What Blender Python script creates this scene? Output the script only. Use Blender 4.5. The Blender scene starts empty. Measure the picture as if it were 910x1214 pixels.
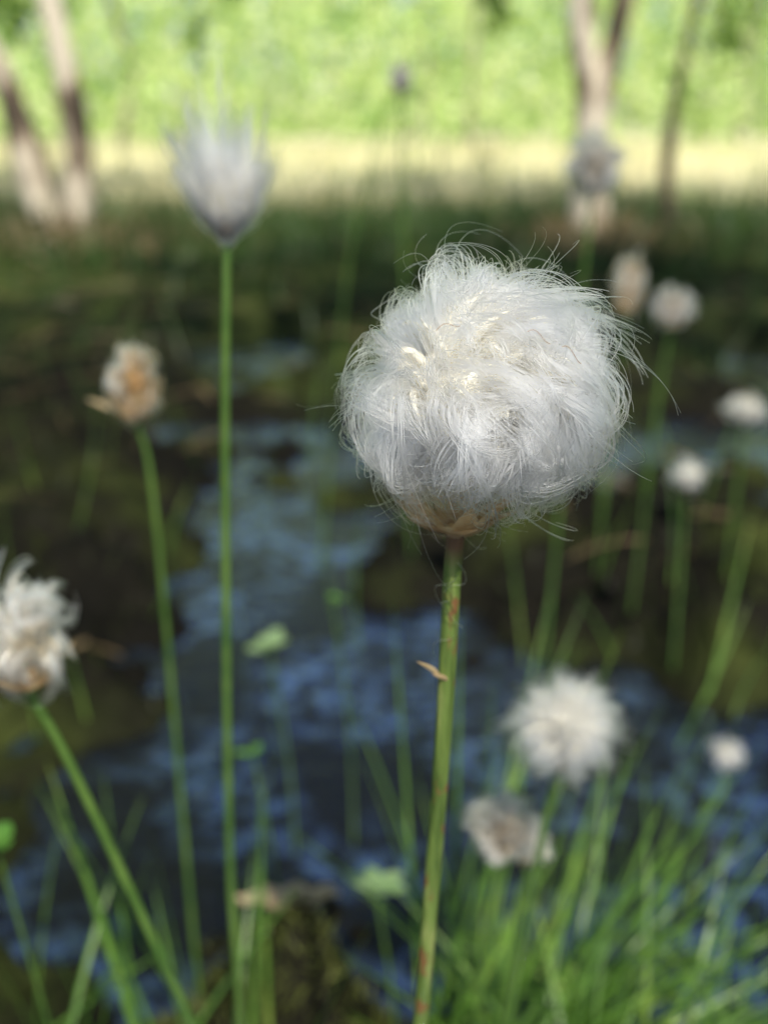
import bpy, math
import numpy as np
from mathutils import Vector, Matrix, Quaternion

rng = np.random.default_rng(7)
scene = bpy.context.scene
COL = scene.collection

# ------------------------------------------------------------------ helpers
def unit(v):
    v = np.asarray(v, float)
    return v / np.maximum(np.linalg.norm(v, axis=-1, keepdims=True), 1e-9)

def np_mesh(name, verts, faces, mat, smooth=True, tris=None):
    me = bpy.data.meshes.new(name)
    verts = np.asarray(verts, np.float32).reshape(-1, 3)
    faces = np.asarray(faces, np.int32)
    nf, k = faces.shape
    me.vertices.add(len(verts)); me.vertices.foreach_set("co", verts.ravel())
    me.loops.add(nf * k); me.loops.foreach_set("vertex_index", faces.ravel())
    me.polygons.add(nf)
    me.polygons.foreach_set("loop_start", np.arange(0, nf * k, k, dtype=np.int32))
    me.polygons.foreach_set("use_smooth", np.full(nf, smooth, dtype=bool))
    me.update(calc_edges=True)
    me.materials.append(mat)
    ob = bpy.data.objects.new(name, me)
    COL.objects.link(ob)
    return ob

def group(name, loc, kids):
    e = bpy.data.objects.new(name, None)
    e.empty_display_size = 0.02
    COL.objects.link(e)
    e.location = loc
    for k in kids:
        k.parent = e
        k.matrix_parent_inverse = Matrix.Translation(-Vector(loc))
    return e

def catmull(pts, n):
    pts = np.asarray(pts, float)
    P = np.vstack([2 * pts[0] - pts[1], pts, 2 * pts[-1] - pts[-2]])
    out = []
    m = len(pts) - 1
    for t in np.linspace(0, m, n):
        i = min(int(t), m - 1); f = t - i
        a, b, c, d = P[i], P[i + 1], P[i + 2], P[i + 3]
        out.append(0.5 * ((2 * b) + (c - a) * f + (2 * a - 5 * b + 4 * c - d) * f * f + (3 * b - a - 3 * c + d) * f ** 3))
    return np.array(out)

def tubes(paths, radii, sides=3, refs=None, jitter=0.0, flat=1.0):
    paths = np.asarray(paths, float)
    N, K, _ = paths.shape
    T = np.empty_like(paths)
    T[:, 1:-1] = paths[:, 2:] - paths[:, :-2]
    T[:, 0] = paths[:, 1] - paths[:, 0]; T[:, -1] = paths[:, -1] - paths[:, -2]
    T = unit(T)
    if refs is None:
        refs = unit(rng.normal(size=(N, 3)))
    A = unit(np.cross(T, refs[:, None, :]))
    B = np.cross(T, A)
    ang = np.arange(sides) * 2 * np.pi / sides
    r = radii[:, :, None]
    if jitter:
        r = r * (1 + jitter * rng.normal(size=(N, K, sides)))
    else:
        r = np.repeat(r, sides, axis=2)
    V = paths[:, :, None, :] + (r * np.cos(ang))[..., None] * A[:, :, None, :] + (flat * r * np.sin(ang))[..., None] * B[:, :, None, :]
    idx = np.arange(N * K * sides).reshape(N, K, sides)
    a = idx[:, :-1, :]; b = np.roll(a, -1, axis=2); d = idx[:, 1:, :]; c = np.roll(d, -1, axis=2)
    F = np.stack([a, b, c, d], axis=-1).reshape(-1, 4)
    return V.reshape(-1, 3), F

def strands(name, P, rad, mat):
    """fine hair as real hair curves (falls back to thin tubes)"""
    try:
        N, K, _ = P.shape
        cv = bpy.data.hair_curves.new(name)
        cv.add_curves([K] * N)
        cv.attributes['position'].data.foreach_set('vector', P.astype(np.float32).ravel())
        at = cv.attributes.get('radius') or cv.attributes.new('radius', 'FLOAT', 'POINT')
        at.data.foreach_set('value', rad.astype(np.float32).ravel())
        cv.materials.append(mat)
        cv.update_tag()
        ob = bpy.data.objects.new(name, cv)
        COL.objects.link(ob)
        return ob
    except Exception as ex:
        print('hair curves fallback', ex)
        return np_mesh(name, *tubes(P, rad, 3), mat)

def ribbons(base, dirs, length, width, bend, K=9, profile='blade', fold=0.3, side=None):
    base = np.asarray(base, float); N = len(base)
    dirs = unit(np.asarray(dirs, float)); bend = np.asarray(bend, float)
    length = np.broadcast_to(length, (N,)); width = np.broadcast_to(width, (N,))
    s = np.linspace(0, 1, K)
    P = base[:, None] + (dirs * length[:, None])[:, None] * s[None, :, None] + (bend * length[:, None])[:, None] * (s ** 2)[None, :, None]
    if side is None:
        side = rng.normal(size=(N, 3))
    side = unit(np.cross(dirs, side))
    nrm = np.cross(side, dirs)
    if profile == 'blade':
        w = (1 - s ** 2.2) * (0.75 + 0.25 * s) + 0.02
    else:
        w = np.sin(np.pi * np.clip(s * 0.97 + 0.02, 0, 1)) ** 0.7
    W = width[:, None, None] * 0.5 * w[None, :, None]
    L = P - side[:, None] * W
    C = P - nrm[:, None] * W * fold
    R = P + side[:, None] * W
    V = np.stack([L, C, R], axis=2)
    idx = np.arange(N * K * 3).reshape(N, K, 3)
    a = idx[:, :-1, :-1]; b = idx[:, :-1, 1:]; c = idx[:, 1:, 1:]; d = idx[:, 1:, :-1]
    F = np.stack([a, b, c, d], axis=-1).reshape(-1, 4)
    return V.reshape(-1, 3), F

def cat(parts):
    Vs, Fs, o = [], [], 0
    for v, f in parts:
        Vs.append(v); Fs.append(f + o); o += len(v)
    return np.vstack(Vs), np.vstack(Fs)

def _hash(ix, iy, seed):
    n = (ix * 374761393 + iy * 668265263 + seed * 1442695041) & 0x7fffffff
    n = ((n ^ (n >> 13)) * 1274126177) & 0x7fffffff
    return ((n ^ (n >> 16)) & 0xffff) / 65535.0
def vnoise(x, y, seed=0):
    x = np.asarray(x, float); y = np.asarray(y, float)
    ix = np.floor(x).astype(np.int64); iy = np.floor(y).astype(np.int64)
    fx = x - ix; fy = y - iy
    fx = fx * fx * (3 - 2 * fx); fy = fy * fy * (3 - 2 * fy)
    a = _hash(ix, iy, seed); b = _hash(ix + 1, iy, seed); c = _hash(ix, iy + 1, seed); d = _hash(ix + 1, iy + 1, seed)
    return (a * (1 - fx) + b * fx) * (1 - fy) + (c * (1 - fx) + d * fx) * fy
def fbm(x, y, seed=0, o=4):
    r = 0; amp = 0.5
    for i in range(o):
        r = r + amp * (vnoise(x, y, seed + i) - 0.5); x = x * 2.03; y = y * 2.03; amp *= 0.5
    return r

# ------------------------------------------------------------------ materials
def new_mat(name):
    m = bpy.data.materials.new(name); m.use_nodes = True
    nt = m.node_tree; nt.nodes.clear()
    out = nt.nodes.new('ShaderNodeOutputMaterial')
    return m, nt, out

def pos_noise(nt, scale, detail=3, stretch=None):
    geo = nt.nodes.new('ShaderNodeNewGeometry')
    src = geo.outputs['Position']
    if stretch:
        mp = nt.nodes.new('ShaderNodeMapping'); mp.inputs['Scale'].default_value = stretch
        nt.links.new(src, mp.inputs['Vector']); src = mp.outputs['Vector']
    n = nt.nodes.new('ShaderNodeTexNoise'); n.inputs['Scale'].default_value = scale
    n.inputs['Detail'].default_value = detail
    nt.links.new(src, n.inputs['Vector'])
    return n.outputs['Fac']

def ramp(nt, fac, stops):
    r = nt.nodes.new('ShaderNodeValToRGB')
    el = r.color_ramp.elements
    while len(el) < len(stops): el.new(0.5)
    for e, (p, c) in zip(el, stops):
        e.position = p; e.color = (*c, 1)
    nt.links.new(fac, r.inputs['Fac'])
    return r.outputs['Color']

def leafy(name, stops, scale=60, transl=0.4, gloss=0.06, rough=0.4, stretch=None, detail=3):
    m, nt, out = new_mat(name)
    col = ramp(nt, pos_noise(nt, scale, detail, stretch), stops)
    d = nt.nodes.new('ShaderNodeBsdfDiffuse'); t = nt.nodes.new('ShaderNodeBsdfTranslucent')
    g = nt.nodes.new('ShaderNodeBsdfGlossy'); g.inputs['Roughness'].default_value = rough
    nt.links.new(col, d.inputs['Color']); nt.links.new(col, t.inputs['Color'])
    m1 = nt.nodes.new('ShaderNodeMixShader'); m1.inputs[0].default_value = transl
    nt.links.new(d.outputs[0], m1.inputs[1]); nt.links.new(t.outputs[0], m1.inputs[2])
    m2 = nt.nodes.new('ShaderNodeMixShader'); m2.inputs[0].default_value = gloss
    nt.links.new(m1.outputs[0], m2.inputs[1]); nt.links.new(g.outputs[0], m2.inputs[2])
    nt.links.new(m2.outputs[0], out.inputs['Surface'])
    return m

def silk(name, stops, scale=60, rough=0.28):
    m, nt, out = new_mat(name)
    col = ramp(nt, pos_noise(nt, scale, 3), stops)
    h = nt.nodes.new('ShaderNodeBsdfHairPrincipled')
    h.parametrization = 'COLOR'
    nt.links.new(col, h.inputs['Color'])
    h.inputs['Roughness'].default_value = rough
    h.inputs['Radial Roughness'].default_value = 0.55
    nt.links.new(h.outputs[0], out.inputs['Surface'])
    return m

M_hair = silk('cotton_hair', [(0.3, (0.992, 0.965, 0.885)), (0.7, (0.999, 0.985, 0.93))], 60, 0.28)
M_lock = leafy('cotton_lock', [(0.3, (0.86, 0.82, 0.71)), (0.7, (0.92, 0.89, 0.79))], 200, 0.35, 0.0, 0.4)
M_hair_g = silk('cotton_hair_weathered', [(0.35, (0.85, 0.73, 0.52)), (0.52, (0.985, 0.955, 0.87))], 90)
M_lock_g = leafy('cotton_lock_weathered', [(0.35, (0.56, 0.46, 0.30)), (0.5, (0.82, 0.78, 0.67))], 90, 0.3, 0.0)
M_hair_t = silk('cotton_hair_tan', [(0.45, (0.70, 0.44, 0.20)), (0.60, (0.94, 0.88, 0.76))], 110)
M_lock_t = leafy('cotton_lock_tan', [(0.45, (0.42, 0.24, 0.10)), (0.60, (0.74, 0.66, 0.52))], 110, 0.3, 0.0)
M_hair_gr = silk('cotton_hair_grey', [(0.35, (0.62, 0.52, 0.38)), (0.65, (0.90, 0.86, 0.77))], 70)
M_lock_gr = leafy('cotton_lock_grey', [(0.35, (0.30, 0.24, 0.17)), (0.65, (0.60, 0.56, 0.48))], 70, 0.3, 0.0)
LOCK = {M_hair.name: M_lock, M_hair_g.name: M_lock_g, M_hair_t.name: M_lock_t, M_hair_gr.name: M_lock_gr}
M_wisp = leafy('brown_wisp', [(0.3, (0.30, 0.13, 0.05)), (0.7, (0.5, 0.27, 0.10))], 300, 0.2)
M_bract = leafy('papery_bract', [(0.3, (0.58, 0.36, 0.16)), (0.7, (0.93, 0.76, 0.48))], 300, 0.5, 0.05)
M_bractd = leafy('dark_bract', [(0.3, (0.035, 0.025, 0.02)), (0.7, (0.25, 0.19, 0.14))], 300, 0.2, 0.05)
M_stem_s = leafy('stem_green', [(0.3, (0.07, 0.16, 0.03)), (0.7, (0.17, 0.29, 0.06))], 60, 0.25, 0.06, 0.35)
M_grass = leafy('grass_green', [(0.3, (0.06, 0.15, 0.02)), (0.55, (0.16, 0.32, 0.045)), (0.75, (0.44, 0.58, 0.12))], 18, 0.4, 0.05)
M_sedge = leafy('sedge_green', [(0.3, (0.03, 0.07, 0.015)), (0.7, (0.10, 0.18, 0.04))], 5, 0.35, 0.04)
M_straw = leafy('straw_grass', [(0.3, (0.86, 0.78, 0.46)), (0.5, (0.96, 0.90, 0.62)), (0.68, (0.50, 0.60, 0.24))], 0.8, 0.3, 0.03)
M_dead = leafy('dead_grass', [(0.3, (0.08, 0.05, 0.025)), (0.7, (0.40, 0.30, 0.15))], 12, 0.2, 0.04)
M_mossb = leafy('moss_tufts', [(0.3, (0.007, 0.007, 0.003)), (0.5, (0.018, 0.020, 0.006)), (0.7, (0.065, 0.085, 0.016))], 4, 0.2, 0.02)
M_mossg = leafy('hummock_moss', [(0.3, (0.05, 0.06, 0.015)), (0.7, (0.16, 0.18, 0.045))], 50, 0.3, 0.02)
M_leafp = leafy('pale_leaf', [(0.3, (0.20, 0.34, 0.13)), (0.7, (0.36, 0.50, 0.24))], 90, 0.35, 0.05)
M_leafg = leafy('fresh_leaf', [(0.3, (0.08, 0.24, 0.03)), (0.7, (0.18, 0.38, 0.06))], 90, 0.45, 0.04)
M_deadleaf = leafy('dead_leaf', [(0.3, (0.38, 0.28, 0.16)), (0.7, (0.62, 0.50, 0.32))], 120, 0.15, 0.05)
M_birchleaf = leafy('birch_leaves', [(0.3, (0.14, 0.28, 0.04)), (0.7, (0.36, 0.52, 0.10))], 3, 0.5, 0.04)
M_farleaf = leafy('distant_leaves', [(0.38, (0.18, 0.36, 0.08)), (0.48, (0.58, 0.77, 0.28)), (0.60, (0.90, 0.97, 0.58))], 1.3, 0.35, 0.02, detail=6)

def stem_material():
    m, nt, out = new_mat('main_stem')
    c1 = ramp(nt, pos_noise(nt, 120, 4, (3, 3, 0.35)), [(0.3, (0.06, 0.105, 0.022)), (0.55, (0.15, 0.22, 0.05)), (0.75, (0.38, 0.40, 0.14))])
    c2 = ramp(nt, pos_noise(nt, 210, 3, (1, 1, 0.6)), [(0.57, (0, 0, 0)), (0.65, (1, 1, 1))])
    mx = nt.nodes.new('ShaderNodeMix'); mx.data_type = 'RGBA'
    nt.links.new(c2, mx.inputs['Factor']); nt.links.new(c1, mx.inputs['A']); mx.inputs['B'].default_value = (0.20, 0.10, 0.04, 1)
    geo = nt.nodes.new('ShaderNodeNewGeometry'); sep = nt.nodes.new('ShaderNodeSeparateXYZ')
    nt.links.new(geo.outputs['Position'], sep.inputs[0])
    mr = nt.nodes.new('ShaderNodeMapRange'); mr.inputs['From Min'].default_value = 0.3715; mr.inputs['From Max'].default_value = 0.3760
    nt.links.new(sep.outputs['Z'], mr.inputs['Value'])
    mx2 = nt.nodes.new('ShaderNodeMix'); mx2.data_type = 'RGBA'
    nt.links.new(mr.outputs[0], mx2.inputs['Factor']); nt.links.new(mx.outputs['Result'], mx2.inputs['A']); mx2.inputs['B'].default_value = (0.16, 0.09, 0.045, 1)
    p = nt.nodes.new('ShaderNodeBsdfPrincipled'); p.inputs['Roughness'].default_value = 0.42
    nt.links.new(mx2.outputs['Result'], p.inputs['Base Color'])
    b = nt.nodes.new('ShaderNodeBump'); b.inputs['Strength'].default_value = 0.8; b.inputs['Distance'].default_value = 0.0007
    nt.links.new(pos_noise(nt, 900, 3, (1, 1, 0.12)), b.inputs['Height']); nt.links.new(b.outputs[0], p.inputs['Normal'])
    nt.links.new(p.outputs[0], out.inputs['Surface'])
    return m
M_stem = stem_material()

def bark_material():
    m, nt, out = new_mat('birch_bark')
    c = ramp(nt, pos_noise(nt, 8, 5, (1, 1, 0.4)), [(0.42, (0.06, 0.042, 0.026)), (0.50, (0.28, 0.21, 0.14)), (0.58, (0.72, 0.63, 0.48))])
    p = nt.nodes.new('ShaderNodeBsdfPrincipled'); p.inputs['Roughness'].default_value = 0.8
    nt.links.new(c, p.inputs['Base Color'])
    b = nt.nodes.new('ShaderNodeBump'); b.inputs['Strength'].default_value = 0.6; b.inputs['Distance'].default_value = 0.01
    nt.links.new(pos_noise(nt, 40, 5), b.inputs['Height']); nt.links.new(b.outputs[0], p.inputs['Normal'])
    nt.links.new(p.outputs[0], out.inputs['Surface'])
    return m
M_bark = bark_material()
M_barkd = leafy('dark_bark', [(0.3, (0.03, 0.022, 0.016)), (0.7, (0.14, 0.10, 0.07))], 20, 0.0, 0.02)
M_barkf = leafy('distant_bark', [(0.3, (0.16, 0.15, 0.10)), (0.7, (0.40, 0.38, 0.28))], 2, 0.0, 0.02)

def ground_material():
    m, nt, out = new_mat('bog_ground')
    near = ramp(nt, pos_noise(nt, 5.5, 7), [(0.36, (0.004, 0.0035, 0.002)), (0.48, (0.009, 0.008, 0.0045)), (0.57, (0.016, 0.019, 0.005)), (0.68, (0.045, 0.056, 0.012))])  # dark moss tones, lowered further to paint in the tree shade
    mid = ramp(nt, pos_noise(nt, 2.2, 6), [(0.35, (0.010, 0.013, 0.005)), (0.5, (0.026, 0.042, 0.009)), (0.68, (0.11, 0.135, 0.032))])  # mossy green, darkened to paint in the shade beneath the birches
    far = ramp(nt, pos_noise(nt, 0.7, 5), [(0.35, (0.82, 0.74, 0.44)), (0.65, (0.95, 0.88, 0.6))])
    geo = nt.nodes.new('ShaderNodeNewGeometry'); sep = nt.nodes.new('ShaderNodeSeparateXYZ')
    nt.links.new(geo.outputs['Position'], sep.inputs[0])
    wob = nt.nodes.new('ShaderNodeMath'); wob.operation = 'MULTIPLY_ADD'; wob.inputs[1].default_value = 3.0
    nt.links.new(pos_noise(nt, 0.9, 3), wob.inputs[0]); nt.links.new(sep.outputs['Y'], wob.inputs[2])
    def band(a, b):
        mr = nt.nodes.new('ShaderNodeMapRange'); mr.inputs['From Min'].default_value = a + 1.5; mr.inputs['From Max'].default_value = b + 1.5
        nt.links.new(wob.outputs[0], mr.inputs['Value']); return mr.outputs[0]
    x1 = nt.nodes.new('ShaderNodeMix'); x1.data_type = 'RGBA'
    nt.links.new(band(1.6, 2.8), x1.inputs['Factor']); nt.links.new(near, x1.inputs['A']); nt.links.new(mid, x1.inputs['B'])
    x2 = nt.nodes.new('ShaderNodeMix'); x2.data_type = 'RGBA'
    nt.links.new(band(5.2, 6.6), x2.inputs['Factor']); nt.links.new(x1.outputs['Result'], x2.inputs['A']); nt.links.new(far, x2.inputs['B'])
    p = nt.nodes.new('ShaderNodeBsdfPrincipled'); p.inputs['Roughness'].default_value = 0.8
    p.inputs['Specular IOR Level'].default_value = 0.12
    nt.links.new(x2.outputs['Result'], p.inputs['Base Color'])
    b = nt.nodes.new('ShaderNodeBump'); b.inputs['Strength'].default_value = 0.9; b.inputs['Distance'].default_value = 0.01
    nt.links.new(pos_noise(nt, 70, 6), b.inputs['Height']); nt.links.new(b.outputs[0], p.inputs['Normal'])
    nt.links.new(p.outputs[0], out.inputs['Surface'])
    return m
M_ground = ground_material()

def water_material():
    m, nt, out = new_mat('bog_water')
    p = nt.nodes.new('ShaderNodeBsdfPrincipled')
    p.inputs['Base Color'].default_value = (0.006, 0.006, 0.007, 1); p.inputs['Roughness'].default_value = 0.12
    g = nt.nodes.new('ShaderNodeBsdfGlossy'); g.inputs['Color'].default_value = (0.46, 0.54, 0.88, 1); g.inputs['Roughness'].default_value = 0.20  # blue of the reflected sky is tinted into the gloss colour
    f1 = ramp(nt, pos_noise(nt, 9, 8), [(0.44, (0.02, 0.02, 0.02)), (0.58, (1, 1, 1))])  # mottle paints floating debris and dark branch reflections as one mask
    f2 = ramp(nt, pos_noise(nt, 55, 6), [(0.43, (0.03, 0.03, 0.03)), (0.58, (1, 1, 1))])
    mu = nt.nodes.new('ShaderNodeMath'); mu.operation = 'MULTIPLY'
    nt.links.new(f1, mu.inputs[0]); nt.links.new(f2, mu.inputs[1])
    mx = nt.nodes.new('ShaderNodeMixShader')
    nt.links.new(mu.outputs[0], mx.inputs[0]); nt.links.new(p.outputs[0], mx.inputs[1]); nt.links.new(g.outputs[0], mx.inputs[2])
    b = nt.nodes.new('ShaderNodeBump'); b.inputs['Strength'].default_value = 0.5; b.inputs['Distance'].default_value = 0.005
    nt.links.new(pos_noise(nt, 60, 4), b.inputs['Height'])
    nt.links.new(b.outputs[0], p.inputs['Normal']); nt.links.new(b.outputs[0], g.inputs['Normal'])
    nt.links.new(mx.outputs[0], out.inputs['Surface'])
    return m
M_water = water_material()

# ------------------------------------------------------------------ ground + water
POOLS = [(-0.20, 1.55, 0.20, 0.16, 0.06), (-0.13, 1.10, 0.13, 0.22, 0.065), (-0.03, 0.78, 0.13, 0.16, 0.07),
         (0.02, 0.62, 0.15, 0.12, 0.06), (0.25, 0.56, 0.12, 0.14, 0.07), (0.50, 1.38, 0.20, 0.20, 0.065),
         (-0.28, 2.1, 0.13, 0.15, 0.05), (-0.15, 0.52, 0.10, 0.10, 0.05), (0.13, 0.50, 0.12, 0.10, 0.05), (0.9, 1.9, 0.2, 0.2, 0.06), (-0.9, 1.0, 0.2, 0.2, 0.06)]
HUMPS = [(-0.05, 0.385, 0.04, 0.035, 0.075), (0.25, 1.0, 0.16, 0.10, 0.04), (-0.33, 1.1, 0.12, 0.25, 0.04), (-0.33, 0.75, 0.1, 0.15, 0.03), (0.32, 0.85, 0.12, 0.05, 0.03),
         (-1.1, 3.75, 0.35, 0.3, 0.10), (0.75, 3.7, 0.35, 0.3, 0.08), (0.06, 0.30, 0.05, 0.04, 0.05), (0.35, 2.2, 0.3, 0.2, 0.05), (-0.6, 2.4, 0.3, 0.2, 0.06), (0.1, 1.75, 0.25, 0.15, 0.04)]
def height(x, y):
    near = np.exp(-(np.clip(y, 0, None) / 3.0) ** 2)
    h = 0.022 + 0.085 * fbm(x * 4.5, y * 4.5, 3, 5) + (0.03 + 0.10 * near) * fbm(x * 14, y * 14, 9, 4)
    for cx, cy, sx, sy, a in POOLS:
        h = h - a * np.exp(-((x - cx) / sx) ** 2 - ((y - cy) / sy) ** 2)
    for cx, cy, sx, sy, a in HUMPS:
        h = h + a * np.exp(-((x - cx) / sx) ** 2 - ((y - cy) / sy) ** 2)
    far = np.clip((y - 2.2) / 1.5, 0, 1)
    return h * (1 - 0.3 * far) + 0.03 * far
NG = 640
t = np.linspace(-8.3, 8.3, NG)
gx = 0.3 * np.sinh(t); gy = 0.9 + 0.3 * np.sinh(t)
X, Y = np.meshgrid(gx, gy)
Z = height(X, Y)
idx = np.arange(NG * NG).reshape(NG, NG)
F = np.stack([idx[:-1, :-1], idx[:-1, 1:], idx[1:, 1:], idx[1:, :-1]], axis=-1).reshape(-1, 4)
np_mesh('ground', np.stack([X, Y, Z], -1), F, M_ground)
wx, wy = np.meshgrid(np.linspace(-4, 4, 9), np.linspace(-2, 4, 7))
idx = np.arange(63).reshape(7, 9)
F = np.stack([idx[:-1, :-1], idx[:-1, 1:], idx[1:, 1:], idx[1:, :-1]], axis=-1).reshape(-1, 4)
np_mesh('water', np.stack([wx, wy, np.zeros_like(wx)], -1), F, M_water)

# ------------------------------------------------------------------ vegetation masses
def scatter(n, xr, yr, wet=None):
    x = rng.uniform(*xr, n); y = rng.uniform(*yr, n)
    h = height(x, y)
    if wet is False:
        k = h > 0.004; x, y, h = x[k], y[k], h[k]
    return np.stack([x, y, np.maximum(h, 0) if wet else h], -1)

def blades(name, B, lmin, lmax, w, spread, bendk, mat, lean=(0, 0, 0), K=6):
    n = len(B)
    d = np.stack([rng.normal(0, spread, n), rng.normal(0, spread, n), np.ones(n)], -1) + np.array(lean)
    az = rng.uniform(0, 2 * np.pi, n)
    bend = np.stack([np.cos(az), np.sin(az), -0.5 * np.ones(n)], -1) * (rng.uniform(0.1, 1, n) * bendk)[:, None]
    L = rng.uniform(lmin, lmax, n)
    V, Fc = ribbons(B, d, L, w * rng.uniform(0.6, 1.3, n), bend, K=K)
    return np_mesh(name, V, Fc, mat)

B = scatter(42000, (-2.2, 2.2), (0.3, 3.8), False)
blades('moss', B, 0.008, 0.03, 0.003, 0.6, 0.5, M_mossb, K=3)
B = scatter(3500, (-0.13, 0.03), (0.32, 0.46), False)
blades('moss', B, 0.004, 0.011, 0.0016, 0.6, 0.5, M_mossg, K=3)
B = scatter(13000, (-4.5, 4.5), (3.0, 5.7), False)
blades('sedge', B, 0.06, 0.22, 0.007, 0.25, 0.45, M_sedge, K=5)
B = scatter(1400, (-1.9, 1.9), (1.5, 3.4), False)
blades('sedge', B, 0.04, 0.16, 0.004, 0.3, 0.5, M_sedge, K=5)
n = 26000
y = 5.3 + 19 * rng.random(n) ** 1.6
x = rng.uniform(-0.6, 0.6, n) * (y + 2)
B = np.stack([x, y, height(x, y)], -1)
blades('meadow_grass', B, 0.08, 0.24, 0.02, 0.3, 0.4, M_straw, K=4)
n = 900
gxc = rng.uniform(-5, 5, 40); gyc = rng.uniform(5.2, 8, 40); w_ = rng.integers(0, 40, n)
B = np.stack([gxc[w_] + rng.normal(0, .2, n), gyc[w_] + rng.normal(0, .15, n), np.zeros(n)], -1)
blades('reeds', B, 0.2, 0.55, 0.012, 0.12, 0.25, M_sedge, K=5)
B = scatter(1300, (-1.8, 1.8), (0.6, 4.5), False); B[:, 2] += 0.01
n = len(B); az = rng.uniform(0, 2 * np.pi, n)
d = np.stack([np.cos(az), np.sin(az), rng.uniform(0.0, 0.45, n)], -1)
V, Fc = ribbons(B, d, rng.uniform(0.04, 0.2, n), rng.uniform(0.002, 0.005, n), np.stack([rng.normal(0, .2, n), rng.normal(0, .2, n), -0.25 * np.ones(n)], -1))
np_mesh('dead_grass', V, Fc, M_dead)
n = 700
B = np.stack([np.concatenate([rng.normal(-1.15, 0.22, n // 2), rng.normal(0.75, 0.16, n // 2)]), rng.normal(3.55, 0.12, n), np.zeros(n)], -1)
B[:, 2] = height(B[:, 0], B[:, 1])
blades('dead_fern', B, 0.04, 0.17, 0.012, 0.6, 0.6, M_dead, K=5)

def tussock(name, c, n, r0, lmin, lmax, w, azm, azs, tilt, mat, bend=0.5):
    az = rng.normal(azm, azs, n)
    tl = np.abs(rng.normal(tilt, 0.28, n))
    d = np.stack([np.cos(az) * np.sin(tl), np.sin(az) * np.sin(tl), np.cos(tl)], -1)
    base = np.array(c) + np.stack([rng.normal(0, r0, n), rng.normal(0, r0, n), np.zeros(n)], -1)
    base[:, 2] = np.maximum(height(base[:, 0], base[:, 1]) - 0.004, -0.01)
    bv = np.stack([np.cos(az), np.sin(az), -0.6 * np.ones(n)], -1) * (rng.uniform(0.05, 1, n) * bend)[:, None]
    V, Fc = ribbons(base, d, rng.uniform(lmin, lmax, n), w * rng.uniform(0.6, 1.2, n), bv, K=12)
    return np_mesh(name, V, Fc, mat)
tussock('grass_tussock', (0.075, 0.33, 0), 200, 0.028, 0.10, 0.205, 0.0034, 0.15, 1.2, 0.5, M_grass, 0.6)
tussock('grass_tussock', (0.040, 0.36, 0), 10, 0.012, 0.2, 0.28, 0.0028, 0.9, 0.5, 0.08, M_grass, 0.12)
tussock('grass_tussock', (-0.09, 0.33, 0), 18, 0.03, 0.10, 0.2, 0.0040, 0.6, 2.2, 0.42, M_grass, 0.4)
tussock('grass_tussock', (-0.17, 0.36, 0), 16, 0.03, 0.08, 0.17, 0.003, 1.2, 2.2, 0.40, M_grass, 0.4)
tussock('grass_tussock', (0.20, 0.34, 0), 70, 0.03, 0.06, 0.16, 0.003, 0.6, 2.2, 0.6, M_grass, 0.6)
B = scatter(60, (-0.5, 0.6), (0.6, 1.5), True)
blades('marsh_grass', B, 0.06, 0.2, 0.0028, 0.18, 0.3, M_grass, K=9)

# ------------------------------------------------------------------ cotton heads
def bez(P0, P1, P2, P3, s):
    s = s[..., None]
    return ((1 - s) ** 3) * P0[:, None] + 3 * ((1 - s) ** 2) * s * P1[:, None] + 3 * (1 - s) * s * s * P2[:, None] + s ** 3 * P3[:, None]

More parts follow.
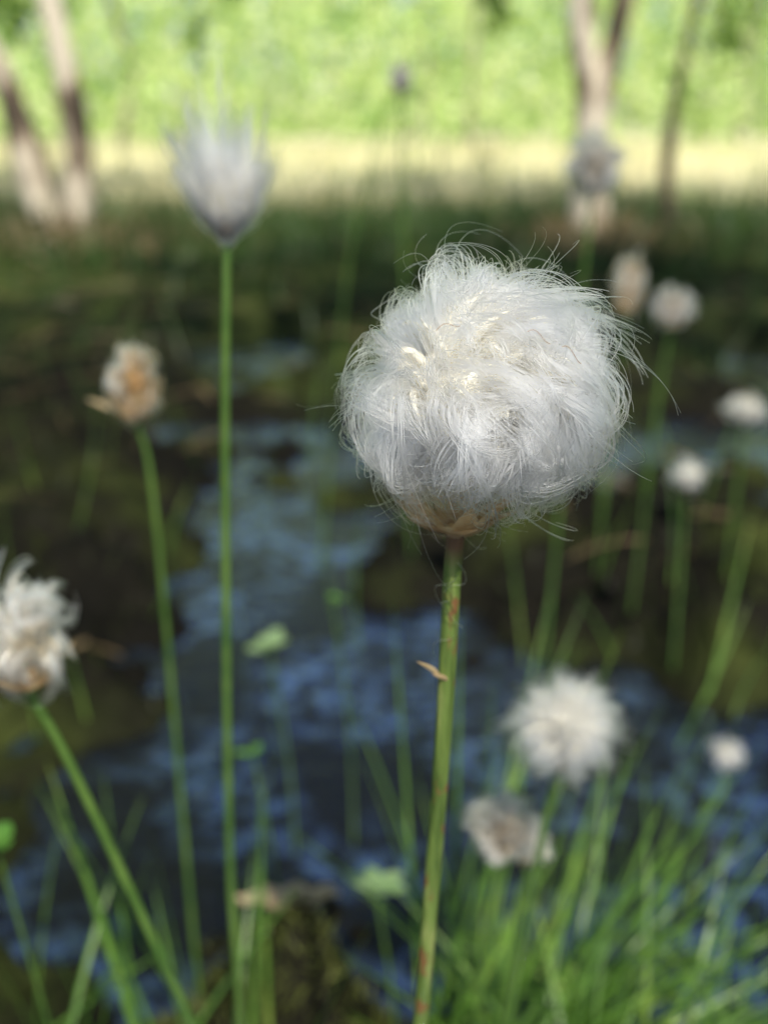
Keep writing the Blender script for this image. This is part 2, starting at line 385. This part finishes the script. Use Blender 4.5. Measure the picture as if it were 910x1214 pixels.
def hairs(center, R, nl, nper, style, hr, K=14, grav=0.8, rand=0.7, flow=0.9, curl=0.09, tight=1.0, base=(0, 0, -0.9), zmin=-0.8, body=0.05, frizz=0.012, shag=0.13, seed=0.0, spread=1.0, zclamp=-1.2, lift=1.22):
    R = np.array(R, float) * np.ones(3)
    i = np.arange(nl) + 0.5
    zz = 1 - (1 - zmin) * i / nl
    ph = i * 2.399963 + rng.normal(0, 0.25, nl)
    zz = np.clip(zz + rng.normal(0, 0.06, nl), zmin, 0.999)
    rr = np.sqrt(1 - zz ** 2)
    n = np.stack([rr * np.cos(ph), rr * np.sin(ph), zz], -1)
    base = np.array(base, float)
    q = n * 2.6 + seed
    fld = np.stack([np.sin(q[:, 1] * 1.3 + 1.1) + np.cos(q[:, 2] * 1.7), np.sin(q[:, 2] * 1.1 + 2.0) + np.cos(q[:, 0] * 1.5), 0.6 * (np.sin(q[:, 0] * 1.4 + 0.4) + np.cos(q[:, 1] * 1.2 + 3))], -1)
    rv = unit(unit(fld) + 0.6 * unit(rng.normal(size=(nl, 3))))
    down = np.array([0, 0, -1.0])
    tang = down - (n @ down)[:, None] * n
    rt = rv - np.sum(rv * n, -1, keepdims=True) * n
    fl = (grav * tang + rand * rt) * (flow * rng.uniform(0.5, 1.5, nl))[:, None]
    if style == 'mop':
        P0 = n * 0.30 + base * 0.35
        P1 = n * 0.85 + np.array([0, 0, 0.10])
        P2 = unit(n + fl * 0.45) * rng.uniform(1.0, lift, nl)[:, None]
        P3 = unit(n + fl) * (rng.uniform(-1, 1, nl) * shag + 0.94)[:, None]
    elif style == 'radial':
        P0 = n * 0.1 + base * 0.3
        P1 = n * 0.5
        P2 = n * 0.85 + fl * 0.12
        P3 = n * rng.uniform(0.8, 1.15, nl)[:, None] + fl * 0.4
    else:
        th = 0.85 * np.sqrt(rng.random(nl)); pa = rng.uniform(0, 2 * np.pi, nl)
        dd = np.stack([np.sin(th) * np.cos(pa), np.sin(th) * np.sin(pa), np.cos(th)], -1)
        LL = (rng.uniform(1.0, 2.05, nl))[:, None]
        P0 = np.array([0, 0, -1.0]) + dd * 0.05
        P1 = np.array([0, 0, -1.0]) + dd * LL * 0.35 + dd * [1, 1, 0] * 0.35
        P2 = np.array([0, 0, -1.0]) + dd * LL * 0.7 + dd * [1, 1, 0] * 0.45
        P3 = np.array([0, 0, -1.0]) + dd * LL + dd * [1, 1, 0] * 0.25 + rt * 0.45
    P3[:, 2] = np.maximum(P3[:, 2], zclamp + rng.normal(0, 0.06, nl))
    P2[:, 2] = np.maximum(P2[:, 2], zclamp + rng.normal(0, 0.06, nl))
    lw = rng.uniform(3.0, 6.5, nl) * rng.choice([-1, 1], nl)
    lf = rng.uniform(0, 6.28, nl); la = rng.uniform(0.2, 1.5, nl) * curl
    E1 = unit(rt); E2 = unit(np.cross(n, rt))
    def run(P0, P1, P2, P3, s, w, f, am, e1, e2, en):
        P = bez(P0, P1, P2, P3, s)
        env = am[:, None] * s ** 1.4
        a = w[:, None] * s + f[:, None]
        return P + (env * np.cos(a))[..., None] * e1[:, None] + (env * np.sin(a))[..., None] * (0.7 * e2 + 0.5 * en)[:, None]
    KB = 12
    sb = np.linspace(0.08, 0.8, KB)[None].repeat(nl, 0)
    PB = run(P0, P1, P2, P3, sb, lw, lf, la, E1, E2, n) * 0.92 * R + np.array(center)
    pr = np.sin(np.pi * np.linspace(0.12, 1.0, KB) ** 0.8) + 0.01
    rb = body * np.mean(R) * pr[None] * rng.uniform(0.7, 1.3, (nl, 1))
    bodies = tubes(PB, rb, 8, refs=E1, flat=0.5)
    rep = lambda a: np.repeat(a, nper, axis=0)
    N = nl * nper
    g = lambda s: rng.normal(0, s * tight, (N, 3))
    o = g(1.0) * spread
    A0 = rep(P0) + g(0.06); A1 = rep(P1) + o * 0.09 + g(0.015); A2 = rep(P2) + o * 0.08 + g(0.015); A3 = rep(P3) + o * 0.035 + g(0.02)
    smax = rng.uniform(0.72, 1.08, N)
    s = np.linspace(0, 1, K)[None, :] * smax[:, None]
    P = run(A0, A1, A2, A3, s, rep(lw) + rng.normal(0, 0.2, N), rep(lf) + rng.normal(0, 0.12, N), rep(la), rep(E1), rep(E2), rep(n))
    q1 = unit(rng.normal(size=(N, 3)))
    P = P + (frizz * s * np.sin(rng.uniform(4, 10, N)[:, None] * s + rng.uniform(0, 6, N)[:, None]))[..., None] * q1[:, None]
    P = P * R + np.array(center)
    rad = hr * rng.uniform(0.5, 1.4, N)[:, None] * (1 - 0.7 * np.linspace(0, 1, K)[None, :] ** 2)
    return (P, rad), bodies

def core_blob(center, R, seed):
    nu, nv = 24, 16
    u = np.linspace(0, 2 * np.pi, nu, endpoint=False); v = np.linspace(0.02, np.pi - 0.02, nv)
    U, Vv = np.meshgrid(u, v)
    D = np.stack([np.sin(Vv) * np.cos(U), np.sin(Vv) * np.sin(U), np.cos(Vv)], -1)
    r = 1 + 0.25 * (vnoise(U * 3 + seed, Vv * 3, 4) - 0.5)
    P = D * r[..., None] * np.array(R) + np.array(center)
    idx = np.arange(nu * nv).reshape(nv, nu)
    a = idx[:-1]; b = np.roll(a, -1, 1); d = idx[1:]; c = np.roll(d, -1, 1)
    return P.reshape(-1, 3), np.stack([a, b, c, d], -1).reshape(-1, 4)

def bracts(center, n, L, w, up=0.5, mat=M_bract, rad=0.001):
    az = np.arange(n) * 2 * np.pi / n + rng.normal(0, 0.2, n)
    o = np.stack([np.cos(az), np.sin(az), np.zeros(n)], -1)
    d = o + np.array([0, 0, up]) * rng.uniform(0.6, 1.5, n)[:, None]
    return ribbons(np.array(center) + o * rad, d, L * rng.uniform(0.6, 1.2, n), w, np.stack([np.zeros(n)] * 2 + [rng.uniform(-.2, .4, n)], -1), K=8, profile='leaf', side=np.tile([0, 0, 1.0], (n, 1)))

def stem_obj(pts, r0, r1, mat, n=40, sides=12, jitter=0.0):
    P = catmull(pts, n)[None]
    rad = np.linspace(r0, r1, n)[None]
    V, Fc = tubes(P, rad, sides, refs=np.array([[0.0, 1.0, 0.05]]), jitter=jitter)
    return np_mesh('stem', V, Fc, mat)

# --- main cottongrass
C = np.array([0.0180, 0.1755, 0.4052]); R = 0.0220
RV = (R * 1.07, R * 0.98, R * 1.0)
h, b = hairs(C, RV, 190, 26, 'mop', 0.000086, K=22, grav=0.7, rand=0.9, flow=1.35, curl=0.24, base=(-0.18, 0, -0.95), zmin=-0.55, seed=1.7, spread=0.62, frizz=0.016, shag=0.17, zclamp=-0.86, lift=1.26)
hair = strands('cotton_hair', *h, M_hair)
h2, b2 = hairs(C, (R * 0.90, R * 0.86, R * 0.88), 170, 30, 'mop', 0.000085, K=12, grav=0.7, rand=0.85, flow=1.0, curl=0.14, base=(-0.18, 0, -0.95), zmin=-0.6, seed=1.7, spread=0.9, zclamp=-0.86, body=0.085)
hair2 = strands('under_hair', *h2, M_hair)
lock = np_mesh('cotton_locks', *b2, M_lock)  # broad bodies under the hair, added to brighten the head
h3, _ = hairs(C, (R * 1.09, R * 1.02, R * 1.02), 120, 10, 'mop', 0.000115, K=26, grav=0.75, rand=1.0, flow=1.5, curl=0.26, base=(-0.18, 0, -0.95), zmin=-0.5, seed=1.7, spread=0.50, frizz=0.026, shag=0.16, zclamp=-0.84, lift=1.22)
hair3 = strands('tresses', *h3, M_hair)
f_, _ = hairs(C, (R * 1.08, R, R * 1.02), 180, 4, 'mop', 0.000060, K=24, grav=0.9, rand=0.9, flow=1.25, curl=0.28, tight=1.2, base=(-0.18, 0, -0.95), zmin=-0.75, frizz=0.03, shag=0.30, seed=1.7, lift=1.28)
fly = strands('stray_hair', *f_, M_hair)
core = np_mesh('seed_core', *core_blob(C + [-0.001, 0, -0.002], (R * 0.60, R * 0.60, R * 0.58), 1), M_lock)
base = np.array([0.0136, 0.1755, 0.3785])
br = np_mesh('bracts', *cat([bracts(base, 19, 0.0135, 0.0046, 0.55, rad=0.0012), bracts(base + [0, 0, -0.001], 11, 0.0065, 0.0032, 0.9, rad=0.001)]), M_bract)
st = stem_obj([(-0.002, 0.178, -0.02), (0.002, 0.177, 0.12), (0.0088, 0.176, 0.261), (0.0118, 0.1757, 0.325), (0.0130, 0.1755, 0.3670), (0.0136, 0.1755, 0.3795)], 0.0018, 0.0017, M_stem, n=80, sides=16)
wp = []
for (x, y, z, a) in [(-0.010, -0.0190, 0.0155, 0.3), (0.004, -0.0195, 0.0155, -0.4), (0.0095, -0.0190, 0.0130, -0.6)]:
    s = np.linspace(0, 1, 14)
    wp.append(np.stack([C[0] + x + 0.004 * s * math.cos(a), C[1] + y - 0.0024 + 0.001 * s, C[2] + z + 0.004 * s * math.sin(a) + 0.0006 * np.sin(s * 5)], -1))
wisp = np_mesh('brown_wisps', *tubes(np.array(wp), np.full((3, 14), 0.00005), 4), M_wisp)
fb = np.array([[0.0108, 0.1738, 0.3485], [0.0125, 0.1738, 0.3475]])
fl = np_mesh('dry_sheath', *ribbons(fb, [(-0.35, -0.2, 0.8), (-0.5, -0.3, 0.8)], [0.0050, 0.003], 0.0013, np.array([(-0.5, 0, -0.1)] * 2), profile='leaf', side=np.array([[0, 1, 0.]] * 2)), M_bract)
sh = np.stack([np.stack([0.0128 + a_ * 0.0018 + 0.0022 * np.sin(np.linspace(0, 4, 16) + p_), np.full(16, 0.1733), z_ + np.linspace(0, -0.006, 16) + 0.0008 * np.cos(np.linspace(0, 7, 16) + p_)], -1) for a_, p_, z_ in [(0.3, 0.2, 0.3725), (-0.5, 2.0, 0.371), (0.2, 3.5, 0.366), (-0.6, 1.0, 0.360)]])
shed = strands('shed_hair', sh, np.full((4, 16), 0.00004), M_hair)
group('cottongrass', (-0.002, 0.178, 0), [hair, hair2, hair3, lock, fly, core, br, st, wisp, fl, shed])

def cotton(center, R, style, stem, nl=90, nper=30, mat=M_hair, sr=0.0012, hr=0.00011, brm=M_bract, brn=8, brl=0.7, corek=0.38, K=9, **kw):
    R = np.array(R) * np.ones(3)
    kw.setdefault('body', 0.055); kw.setdefault('seed', center[0] * 100)
    h, b = hairs(center, R, nl, nper, style, hr, K=K, **kw)
    lm = LOCK[mat.name]
    kids = [strands('cotton_hair', *h, mat), np_mesh('cotton_locks', *b, lm)]
    c = np.array(center, float)
    if style != 'brush':
        kids.append(np_mesh('seed_core', *core_blob(c, R * corek, c[0] * 99), lm))
        bpos = c - [0, 0, R[2] * 0.92]
    else:
        kids.append(np_mesh('seed_core', *core_blob(c - [0, 0, R[2] * 0.8], R * [0.18, 0.18, 0.25], c[0] * 99), brm))
        bpos = c - [0, 0, R[2] * 1.0]
    kids.append(np_mesh('bracts', *cat([bracts(bpos, brn, R[2] * brl, R[2] * 0.28, 0.9 if style != 'brush' else 2.2, rad=sr), bracts(bpos, brn, R[2] * brl * 0.7, R[2] * 0.25, 1.2 if style != 'brush' else 3, rad=sr)]), brm))
    pts = list(stem) + [tuple(bpos + [0, 0, 0.001])]
    kids.append(stem_obj(pts, sr * 1.25, sr, M_stem_s, n=30, sides=8))
    group('cottongrass', stem[0], kids)

cotton((-0.0448, 0.2957, 0.4395), (0.0110, 0.0108, 0.0198), 'brush', [(-0.058, 0.288, -0.01), (-0.055, 0.29, 0.13), (-0.0547, 0.29, 0.213), (-0.049, 0.294, 0.35)], 110, 22, sr=0.00125, brm=M_bractd, brl=0.7, brn=12, curl=0.30, hr=0.00010, body=0.035, tight=1.1)
cotton((-0.0990, 0.39, 0.3545), (0.0105, 0.0105, 0.0165), 'mop', [(-0.092, 0.385, -0.01), (-0.094, 0.388, 0.08), (-0.095, 0.39, 0.295)], 70, 26, mat=M_hair_t, sr=0.0011, grav=0.4, curl=0.14, brl=1.2, brn=11, shag=0.2)
cotton((-0.0945, 0.2308, 0.3270), (0.0125, 0.0125, 0.0170), 'mop', [(-0.015, 0.25, -0.01), (-0.0616, 0.24, 0.185), (-0.0858, 0.235, 0.281)], 75, 30, mat=M_hair_g, sr=0.0013, grav=0.6, curl=0.30, rand=1.0, brl=0.9, hr=0.00009, shag=0.35, body=0.045, spread=0.8)
cotton((0.0572, 0.2742, 0.2720), (0.0172, 0.0172, 0.0172), 'radial', [(0.035, 0.29, -0.01), (0.0526, 0.276, 0.2217)], 210, 22, sr=0.0012, grav=0.6, rand=0.8, curl=0.18, zmin=-0.97, hr=0.00010, body=0.035, tight=1.2, corek=0.25, frizz=0.02)
cotton((0.0430, 0.2946, 0.2165), (0.0130, 0.0125, 0.0125), 'mop', [(0.03, 0.31, -0.01), (0.038, 0.297, 0.15)], 55, 26, mat=M_hair_gr, grav=0.4, curl=0.25, brl=0.9, shag=0.25)
cotton((0.0530, 0.2990, 0.2060), (0.009, 0.008, 0.009), 'mop', [(0.04, 0.315, -0.01), (0.047, 0.30, 0.12)], 40, 20, mat=M_hair_g, grav=0.4, curl=0.2, brl=0.8)
cotton((0.1301, 0.6557, 0.4290), (0.0165, 0.0165, 0.0205), 'mop', [(0.118, 0.66, -0.01), (0.124, 0.657, 0.25)], 60, 22, mat=M_hair_gr, hr=0.0002, curl=0.2, brm=M_bractd, shag=0.3)
cotton((0.0151, 0.98, 0.4922), (0.0105, 0.0105, 0.0155), 'mop', [(0.03, 0.985, -0.01), (0.02, 0.98, 0.3)], 40, 16, mat=M_hair_gr, hr=0.0003, brm=M_bractd, sr=0.0014, shag=0.2)
cotton((0.2441, 0.8562, 0.3086), (0.0165, 0.0155, 0.0185), 'mop', [(0.235, 0.86, -0.01), (0.24, 0.858, 0.2)], 45, 18, mat=M_hair_gr, hr=0.00025, shag=0.4, curl=0.3)
cotton((0.2191, 0.914, 0.3193), (0.014, 0.014, 0.027), 'mop', [(0.21, 0.91, -0.01), (0.215, 0.912, 0.2)], 45, 18, mat=M_hair_t, hr=0.00025, shag=0.35, curl=0.3)
cotton((0.3249, 0.8738, 0.2149), (0.021, 0.018, 0.012), 'mop', [(0.325, 0.87, -0.01), (0.325, 0.872, 0.12)], 45, 18, mat=M_hair_g, hr=0.00025, shag=0.35, curl=0.3)
cotton((0.2418, 0.7575, 0.1909), (0.014, 0.014, 0.013), 'radial', [(0.25, 0.76, -0.01), (0.245, 0.758, 0.1)], 45, 18, mat=M_hair_g, hr=0.00025, curl=0.3)
cotton((0.2392, 0.5933, 0.0422), (0.0115, 0.0115, 0.0110), 'mop', [(0.24, 0.594, -0.02), (0.2395, 0.5935, 0.015)], 45, 18, mat=M_hair_g, hr=0.00018, shag=0.35, curl=0.3)
stalk = stem_obj([(-0.07, 1.0, -0.01), (-0.035, 0.99, 0.32), (0.005, 0.985, 0.48)], 0.0014, 0.0008, M_stem_s)
stalk.name = 'bare_stalk'

# ------------------------------------------------------------------ small leafy plants
def leaf_plant(loc, size, nleaf, mat, tilt=0.5):
    loc = np.array(loc, float)
    az = np.arange(nleaf) * 2 * np.pi / nleaf + rng.uniform(0, 2)
    d = np.stack([np.cos(az), np.sin(az), np.full(nleaf, tilt) * rng.uniform(0.2, 2.2, nleaf)], -1)
    V, Fc = ribbons(np.tile(loc, (nleaf, 1)), d, size * 0.6 * rng.uniform(0.6, 1.2, nleaf), size * 0.32, np.stack([np.zeros(nleaf)] * 2 + [-0.3 * np.ones(nleaf)], -1), K=10, profile='leaf', side=np.tile([0, 0, 1.0], (nleaf, 1)), fold=0.25)
    lf = np_mesh('leaves', V, Fc, mat)
    b = (loc[0] + 0.01, loc[1] + 0.01, -0.01)
    s = stem_obj([b, tuple((loc + b) / 2 + [0.003, 0, 0]), tuple(loc)], 0.0009, 0.0006, M_stem_s, n=14, sides=6)
    group('marsh_seedling', b, [lf, s])
leaf_plant((-0.068, 0.5307, 0.158), 0.034, 5, M_leafp, 1.0)
leaf_plant((-0.0038, 0.3595, 0.1307), 0.026, 6, M_leafp, 1.0)
leaf_plant((-0.1350, 0.285, 0.2167), 0.027, 3, M_leafg, 0.5)
leaf_plant((-0.065, 0.4235, 0.158), 0.016, 3, M_leafg, 0.8)
leaf_plant((-0.030, 0.5412, 0.1856), 0.014, 4, M_leafg, 0.8)
hz = float(height(-0.05, 0.39))
V, Fc = ribbons([(-0.071, 0.384, hz + 0.012)], [(1, 0.02, 0.0)], 0.050, 0.028, [(0, 0, 0.05)], K=16, profile='leaf', side=np.array([[0, 0.4, 1.0]]), fold=0.5)
V[:, 2] += 0.002 * np.sin(V[:, 0] * 400)
np_mesh('withered_leaf', V, Fc, M_deadleaf)

# ------------------------------------------------------------------ trees
def crown(centers, radii, n, size):
    allV = []
    for c, r in zip(centers, radii):
        m = int(n * (r / np.mean(radii)) ** 2)
        k = max(6, m // 45)
        cl = unit(rng.normal(size=(k, 3))) * (rng.random(k) ** 0.5)[:, None] * r + c
        which = rng.integers(0, k, m)
        P = cl[which] + rng.normal(size=(m, 3)) * np.array([0.12, 0.12, 0.22]) * r
        allV.append(P)
    P = np.vstack(allV); m = len(P)
    d = unit(rng.normal(size=(m, 3)) + [0, 0, -0.6])
    return ribbons(P, d, size * rng.uniform(0.6, 1.3, m), size * 0.7, np.zeros((m, 3)), K=4, profile='leaf')

def tree(stems, limbs, crowns, mat, nleaf=1200, leaf=0.05):
    kids = []
    for pts, r0, r1 in stems:
        P = catmull(pts, 50)[None]; rad = np.linspace(0, 1, 50)
        rad = (r0 * (1 - rad) + r1 * rad) * (1 + 0.45 * np.exp(-rad * 22))
        rad = rad * (1 + 0.09 * np.sin(np.linspace(0, 21, 50) + rng.uniform(0, 6)))
        kids.append(np_mesh('trunk', *tubes(P, rad[None], 14, refs=np.array([[0, 1, 0.07]]), jitter=0.04), mat))
    for pts, r0, r1 in limbs:
        P = catmull(pts, 20)[None]
        kids.append(np_mesh('limb', *tubes(P, np.linspace(r0, r1, 20)[None], 8, refs=np.array([[0.1, 1, 0.07]]), jitter=0.04), M_barkd))
    kids.append(np_mesh('crown', *crown([np.array(c[:3]) for c in crowns], [c[3] for c in crowns], nleaf, leaf), M_birchleaf))
    group('birch_tree', stems[0][0][0], kids)

def mklimbs(pts, k=9, zmin=1.5, L=0.8):
    P = catmull(pts, 40); out = []
    for j in range(k):
        i = int(40 * (0.35 + 0.6 * j / k)); b = P[i]
        if b[2] < zmin: continue
        a = rng.uniform(0, 6.28)
        e = b + np.array([math.cos(a), math.sin(a), 0.45]) * L * rng.uniform(0.6, 1.1)
        m = (b + e) / 2 + [0, 0, 0.12]
        out.append((([tuple(b), tuple(m), tuple(e)]), 0.018, 0.005))
    return out
T1 = [(-1.087, 3.66, 0.0), (-1.06, 3.66, 0.25), (-1.047, 3.66, 0.449), (-1.09, 3.66, 0.835), (-1.25, 3.75, 1.8), (-1.3, 3.8, 3.0), (-1.25, 3.9, 4.2)]
T2 = [(-1.18, 3.75, 0.0), (-1.24, 3.74, 0.3), (-1.30, 3.74, 0.6), (-1.42, 3.72, 0.9), (-1.7, 3.8, 2.0), (-1.8, 3.9, 3.4)]
T3 = [(0.735, 3.66, 0.0), (0.715, 3.66, 0.30), (0.70, 3.66, 0.50), (0.64, 3.66, 0.84), (0.60, 3.75, 1.8), (0.65, 3.85, 3.0), (0.6, 3.9, 4.3)]
T4 = [(0.745, 3.69, 0.0), (0.70, 3.69, 0.28), (0.725, 3.68, 0.52), (0.785, 3.66, 0.84), (1.0, 3.6, 1.9), (1.1, 3.6, 3.6)]
T5 = [(1.034, 3.7, 0.0), (1.00, 3.7, 0.2), (0.985, 3.7, 0.40), (1.03, 3.68, 0.84), (1.25, 3.7, 1.8), (1.35, 3.7, 3.0)]
tree([(T1, 0.058, 0.02)], mklimbs(T1), [(-1.3, 4.0, 3.2, 0.7), (-1.2, 4.1, 4.0, 0.8), (-1.0, 4.4, 2.6, 0.5), (-0.75, 4.5, 0.95, 0.22), (-1.5, 4.6, 0.9, 0.3)], M_bark, 900)
tree([(T2, 0.065, 0.02)], mklimbs(T2), [(-1.8, 4.1, 3.3, 0.8), (-2.0, 4.4, 2.5, 0.5)], M_bark, 1300)
tree([(T3, 0.068, 0.02), (T4, 0.064, 0.02)], mklimbs(T3) + mklimbs(T4), [(0.6, 4.2, 3.9, 0.8), (1.1, 4.1, 3.3, 0.7), (0.5, 4.5, 2.6, 0.5), (1.3, 4.3, 2.5, 0.4), (0.45, 4.6, 1.0, 0.2), (1.4, 4.6, 0.95, 0.25)], M_bark, 800)
tree([(T5, 0.028, 0.01)], mklimbs(T5, 5, L=0.5), [(1.4, 3.9, 2.8, 0.5)], M_barkd, 900)
T6_shade = [(2.7, 0.6, 0.0), (2.65, 0.6, 0.8), (2.4, 0.5, 1.8), (1.9, 0.5, 2.8), (1.4, 0.4, 3.6)]  # unseen birch, added out of frame to throw dappled shade on the ground
tree([(T6_shade, 0.07, 0.02)], mklimbs(T6_shade, 10, L=1.0), [(0.6, 0.0, 3.2, 0.5), (1.3, 0.2, 3.4, 0.7), (1.8, 0.6, 3.0, 0.6), (0.2, 0.4, 3.3, 0.5), (0.8, 0.9, 3.2, 0.5)], M_bark, 1000, 0.06)

n = 20
tx = rng.uniform(-17, 17, n); ty = rng.uniform(17, 32, n)
tp = np.stack([np.stack([tx + rng.normal(0, .15, n), ty, np.full(n, z)], -1) for z in np.linspace(-0.1, 9, 8)], 1)
trunks = np_mesh('trunks', *tubes(tp, np.repeat(np.linspace(0.08, 0.03, 8)[None], n, 0) * rng.uniform(0.5, 1.2, (n, 1)), 6), M_barkf)
ns = 1700
sx = rng.uniform(-19, 19, ns); sy = rng.uniform(15, 31, ns); sz = rng.uniform(0.8, 9, ns); sl = rng.uniform(0.6, 2.6, ns)
m = 50
u = rng.random((ns, m))
P = np.stack([sx[:, None] + rng.normal(0, 0.14, (ns, m)), sy[:, None] + rng.normal(0, 0.2, (ns, m)), sz[:, None] - u * sl[:, None]], -1).reshape(-1, 3)
P = P[P[:, 2] > 0.2]
q = len(P)
V, Fc = ribbons(P, unit(rng.normal(size=(q, 3)) + [0, 0, -0.5]), rng.uniform(0.08, 0.19, q), 0.10, np.zeros((q, 3)), K=3, profile='leaf')
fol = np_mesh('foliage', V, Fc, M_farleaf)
group('distant_birch_grove', (0, 24, 0), [trunks, fol])
q = 22000
P = np.stack([rng.uniform(-70, 70, q), rng.uniform(45, 60, q), 10 * rng.random(q) ** 1.2], -1)
V, Fc = ribbons(P, unit(rng.normal(size=(q, 3))), rng.uniform(0.5, 1.0, q), 0.5, np.zeros((q, 3)), K=3, profile='leaf')
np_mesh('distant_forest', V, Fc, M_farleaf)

# ------------------------------------------------------------------ light
S = Vector((0.14, -0.60, 0.79)).normalized()
sun = bpy.data.lights.new('sun', 'SUN'); sun.energy = 5.0; sun.angle = math.radians(0.5); sun.color = (1.0, 0.955, 0.85)
so = bpy.data.objects.new('sun', sun); COL.objects.link(so)
so.rotation_euler = S.to_track_quat('Z', 'Y').to_euler(); so.location = (3, -3, 8)
w = bpy.data.worlds.new('World'); scene.world = w; w.use_nodes = True
nt = w.node_tree; nt.nodes.clear()
sky = nt.nodes.new('ShaderNodeTexSky'); sky.sky_type = 'NISHITA'; sky.sun_disc = False
sky.sun_elevation = math.asin(S.z); sky.sun_rotation = math.atan2(S.x, S.y)
bg = nt.nodes.new('ShaderNodeBackground'); bg.inputs['Strength'].default_value = 0.115
o = nt.nodes.new('ShaderNodeOutputWorld')
nt.links.new(sky.outputs[0], bg.inputs['Color']); nt.links.new(bg.outputs[0], o.inputs['Surface'])

# ------------------------------------------------------------------ camera
cam = bpy.data.cameras.new('camera'); co = bpy.data.objects.new('camera', cam); COL.objects.link(co)
co.location = (0, 0, 0.45); co.rotation_euler = (math.radians(90 - 21), 0, 0)
cam.sensor_width = 36; cam.lens = 35.3; cam.clip_start = 0.01; cam.clip_end = 1500
cam.dof.use_dof = True; cam.dof.focus_distance = 0.165; cam.dof.aperture_fstop = 8.8
scene.camera = co
scene.view_settings.view_transform = 'Standard'; scene.view_settings.look = 'None'; scene.view_settings.exposure = 0
